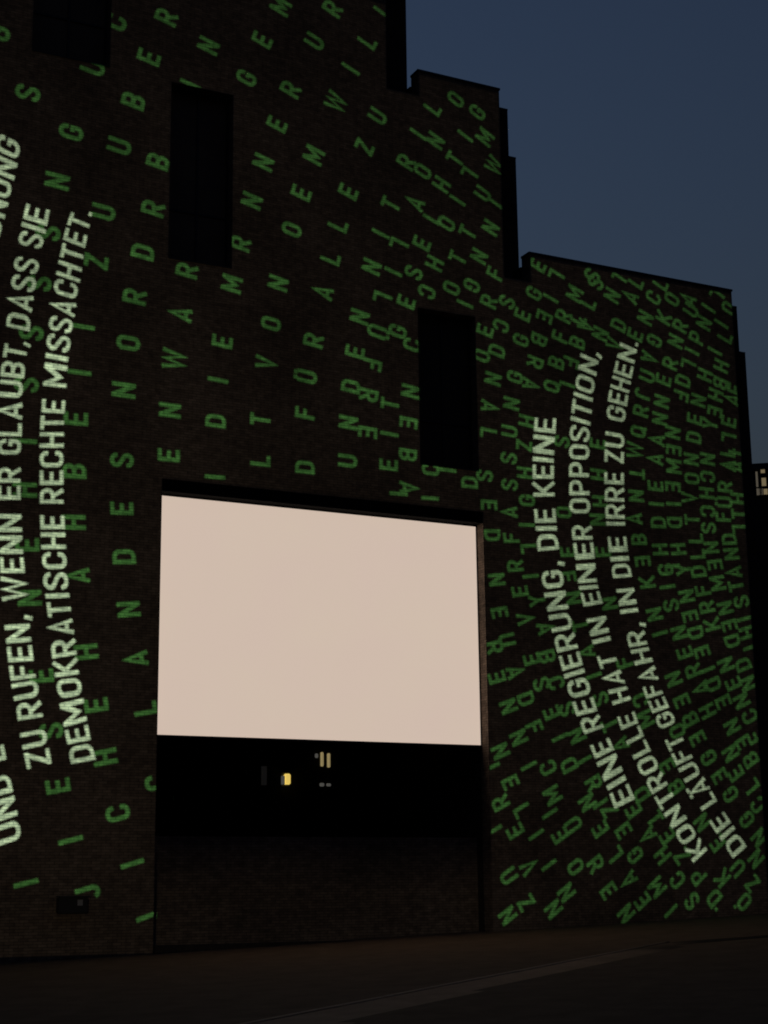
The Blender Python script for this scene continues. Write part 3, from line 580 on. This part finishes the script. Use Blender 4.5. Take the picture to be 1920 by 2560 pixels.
def stroke_quads(pl, t):
    """Quads of half width t along a polyline with mitred joints."""
    closed = pl[-1] == 'o'
    p = [Vector(q) for q in pl if q != 'o']
    q = [p[0]]
    for v in p[1:]:
        if (v - q[-1]).length > 1e-4: q.append(v)
    if closed and (q[0]-q[-1]).length < 1e-4: q.pop()
    p = q; n = len(p); L, R = [], []
    for i in range(n):
        d0 = (p[i] - p[i-1]).normalized() if (i > 0 or closed) else None
        d1 = (p[(i+1) % n] - p[i]).normalized() if (i < n-1 or closed) else None
        if d0 is None: d0 = d1
        if d1 is None: d1 = d0
        n0, n1 = Vector((-d0.y, d0.x)), Vector((-d1.y, d1.x))
        mm = n0 + n1
        if mm.length < 0.2: mm = n0
        mm = mm.normalized(); k = min(t / max(mm.dot(n0), 0.35), 2.2*t)
        L.append(p[i] + mm*k); R.append(p[i] - mm*k)
    return [(R[i], R[(i+1) % n], L[(i+1) % n], L[i]) for i in range(n if closed else n-1)]

quads = []                                  # (kind, four wall points in metres)
G_GREEN, G_WHITE = glyphs(0.088), glyphs(0.076)
for tok in LETTERS.split():
    ch, rest = tok[0], tok[1:]
    cx, cz, ux, uz = map(float, rest.split(','))
    U = Vector((ux, uz)); Rv = Vector((uz, -ux)) * 1.02
    w, strokes = G_GREEN[ch]
    org = Vector((cx, cz)) - U*0.5 - Rv*(w/2)
    for s in strokes:
        for q in stroke_quads(s, 0.088):
            quads.append(('green', [org + Rv*v.x + U*v.y for v in q]))
for text, anchors in SENTENCES:
    pos, a = [], 0.0
    for ch in text:
        w = G_WHITE[ch][0]
        pos.append((a, w)); a += w + 0.13
    an = []
    for k in anchors.split():
        i, cx, cz, bx, bz = k.split(',')
        i = int(i)
        an.append((pos[i][0] + pos[i][1]/2, Vector((float(cx), float(cz))), Vector((float(bx), float(bz)))))
    def at(s, v):
        if s <= an[0][0]: k = 0
        elif s >= an[-1][0]: k = len(an)-2
        else: k = max(i for i in range(len(an)-1) if an[i][0] <= s)
        f = (s - an[k][0]) / (an[k+1][0] - an[k][0])
        cap = an[k][1].lerp(an[k+1][1], f) if 0 <= f <= 1 else an[k][1] + (an[k+1][1]-an[k][1])*f
        bas = an[k][2].lerp(an[k+1][2], f) if 0 <= f <= 1 else an[k][2] + (an[k+1][2]-an[k][2])*f
        return bas + (cap - bas)*v
    for i, ch in enumerate(text):
        for s in G_WHITE[ch][1]:
            for q in stroke_quads(s, 0.076):
                quads.append(('white', [at(pos[i][0] + v.x, v.y) for v in q]))

# Fields of the slide: what may pass where (all measured on the facade).
SLIDE = (4.0, -0.5, 37.5, 30.5)
fields = [('slide', SLIDE), ('facade', (5.0, 0.02, 22.17, 30.0)), ('facade', (22.17, 0.02, 23.40, 26.72)), ('facade', (23.40, 0.02, 26.38, 27.50)),
          ('facade', (26.38, 0.02, 27.45, 20.94)), ('facade', (27.45, 0.02, 35.68, 21.85))]
fields += [('hole', (x0-0.01, z0-0.02, x1+0.01, z1+0.02)) for (x0, z0, x1, z1) in WINDOWS]
fields += [('hole', (OPEN[0]-0.01, 1.7, OPEN[2]+0.02, OPEN[3]+0.02)), ('low0', (OPEN[0], 0.02, OPEN[2]+0.02, 1.7))]
# towards the dark hall the film is graded
fields += [('low%d' % (k+1), (OPEN[0], 1.7+0.15*k, OPEN[2]+0.02, 1.85+0.15*k)) for k in range(8)]
verts, faces, kinds = [], [], []
def add_face(kind, pts):
    ar = sum(pts[i].x*pts[(i+1) % len(pts)].y - pts[(i+1) % len(pts)].x*pts[i].y for i in range(len(pts)))
    if abs(ar) < 1e-7: return
    if ar < 0: pts = pts[::-1]
    k = len(verts)
    verts.extend(pts); faces.append(list(range(k, k+len(pts)))); kinds.append(kind)
for kind, (x0, z0, x1, z1) in fields:
    add_face(kind, [Vector((x0, z0)), Vector((x1, z0)), Vector((x1, z1)), Vector((x0, z1))])
for kind, pts in quads:
    if all(SLIDE[0] < p.x < SLIDE[2] and SLIDE[1] < p.y < SLIDE[3] for p in pts):
        add_face(kind, list(pts))
cv, ce, cf, ov, oe, of = delaunay_2d_cdt(verts, [], faces, 0, 1e-4)

LAMP = Vector((-6.0, -48.0, 3.6))
DEPTH = 1.0                                  # the slide stands this far in front of the lamp
def to_slide(p):
    return (Vector((p.x, 0.0, p.y)) - LAMP) * (DEPTH / -LAMP.y)

P = empty("slide_projector", (LAMP.x, LAMP.y, gz(LAMP.x)), "large format slide projector on a stand throwing the lettering", "projector")
LP = LAMP - P.location
def glass(name, color):
    mt = bpy.data.materials.new(name)
    mt.use_nodes = True
    nt = mt.node_tree
    nt.nodes.clear()
    o = nt.nodes.new("ShaderNodeOutputMaterial")
    tr = nt.nodes.new("ShaderNodeBsdfTransparent")
    tr.inputs[0].default_value = (*color, 1)
    nt.links.new(tr.outputs[0], o.inputs[0])
    return mt
M_OPAQUE = mat("opaque slide film", (0.005, 0.005, 0.005), 1.0, 0.0)
M_SMOKE = glass("smoky slide film", WASH)
M_GREEN = glass("green slide film", GREEN)
M_CLEAR = glass("clear slide film", WHITE)
me = bpy.data.meshes.new("slide")
slot = []
for tri, orig in zip(cf, of):
    k = {kinds[i] for i in orig}
    low = [q for q in k if q.startswith('low')]
    if low: slot.append(4 + int(low[0][3:]))
    elif 'hole' in k or 'facade' not in k: slot.append(0)
    elif 'white' in k: slot.append(3)
    elif 'green' in k: slot.append(2)
    else: slot.append(1)
me.from_pydata([to_slide(v) + LP for v in cv], [], cf)
slide = link("slide", me, P, [M_OPAQUE, M_SMOKE, M_GREEN, M_CLEAR] + [glass("graded slide film", [c * 0.8 * (1 - q / 9) for c in WASH]) for q in range(9)])
for pl, s in zip(me.polygons, slot):
    pl.material_index = s
c0, c1 = to_slide(Vector((SLIDE[0], SLIDE[1]))) + LP, to_slide(Vector((SLIDE[2], SLIDE[3]))) + LP
x0, x1, z0, z1 = c0.x - 0.03, c1.x + 0.03, c0.z - 0.03, c1.z + 0.03
ys = c0.y
bx0, bx1, bz0, bz1 = min(x0, LP.x - 0.3), x1 + 0.05, min(z0, LP.z - 0.3), z1 + 0.05
yb = LP.y - 0.4
boxes("housing", [((bx0, yb, bz0), (bx1, yb+0.03, bz1)), ((bx0, yb+0.03, bz0), (bx1, ys+0.022, bz0+0.02)), ((bx0, yb+0.03, bz1-0.02), (bx1, ys+0.022, bz1)),
                  ((bx0, yb+0.03, bz0+0.02), (bx0+0.02, ys+0.022, bz1-0.02)), ((bx1-0.02, yb+0.03, bz0+0.02), (bx1, ys+0.022, bz1-0.02))], M_FRAME, P)
boxes("slide_frame", [((bx0+0.02, ys-0.02, bz0+0.02), (c0.x+0.005, ys+0.02, bz1-0.02)), ((c1.x-0.005, ys-0.02, bz0+0.02), (bx1-0.02, ys+0.02, bz1-0.02)),
                      ((c0.x+0.005, ys-0.02, bz0+0.02), (c1.x-0.005, ys+0.02, c0.z+0.005)), ((c0.x+0.005, ys-0.02, c1.z-0.005), (c1.x-0.005, ys+0.02, bz1-0.02))], M_BLACK, P)
for lx in (bx0 + 0.1, bx1 - 0.1):
    for ly in (yb + 0.1, ys):
        bm = bmesh.new()
        add_cyl(bm, (lx, ly, -0.02), (lx, ly, bz0), 0.04)
        from_bm("leg", bm, M_FRAME, P)
ld = bpy.data.lights.new("projector_lamp", 'SPOT')
ld.energy = LAMP_W
ld.shadow_soft_size = 0.0007
ld.color = (1, 1, 1)
ld.spot_size = math.radians(80)
ld.spot_blend = 1.0
lo = bpy.data.objects.new("projector_lamp", ld)
COL.objects.link(lo)
lo.parent = P
lo.location = LP
lo.rotation_euler = (LAMP - Vector((24.0, 0, 5.5))).to_track_quat('Z', 'Y').to_euler()
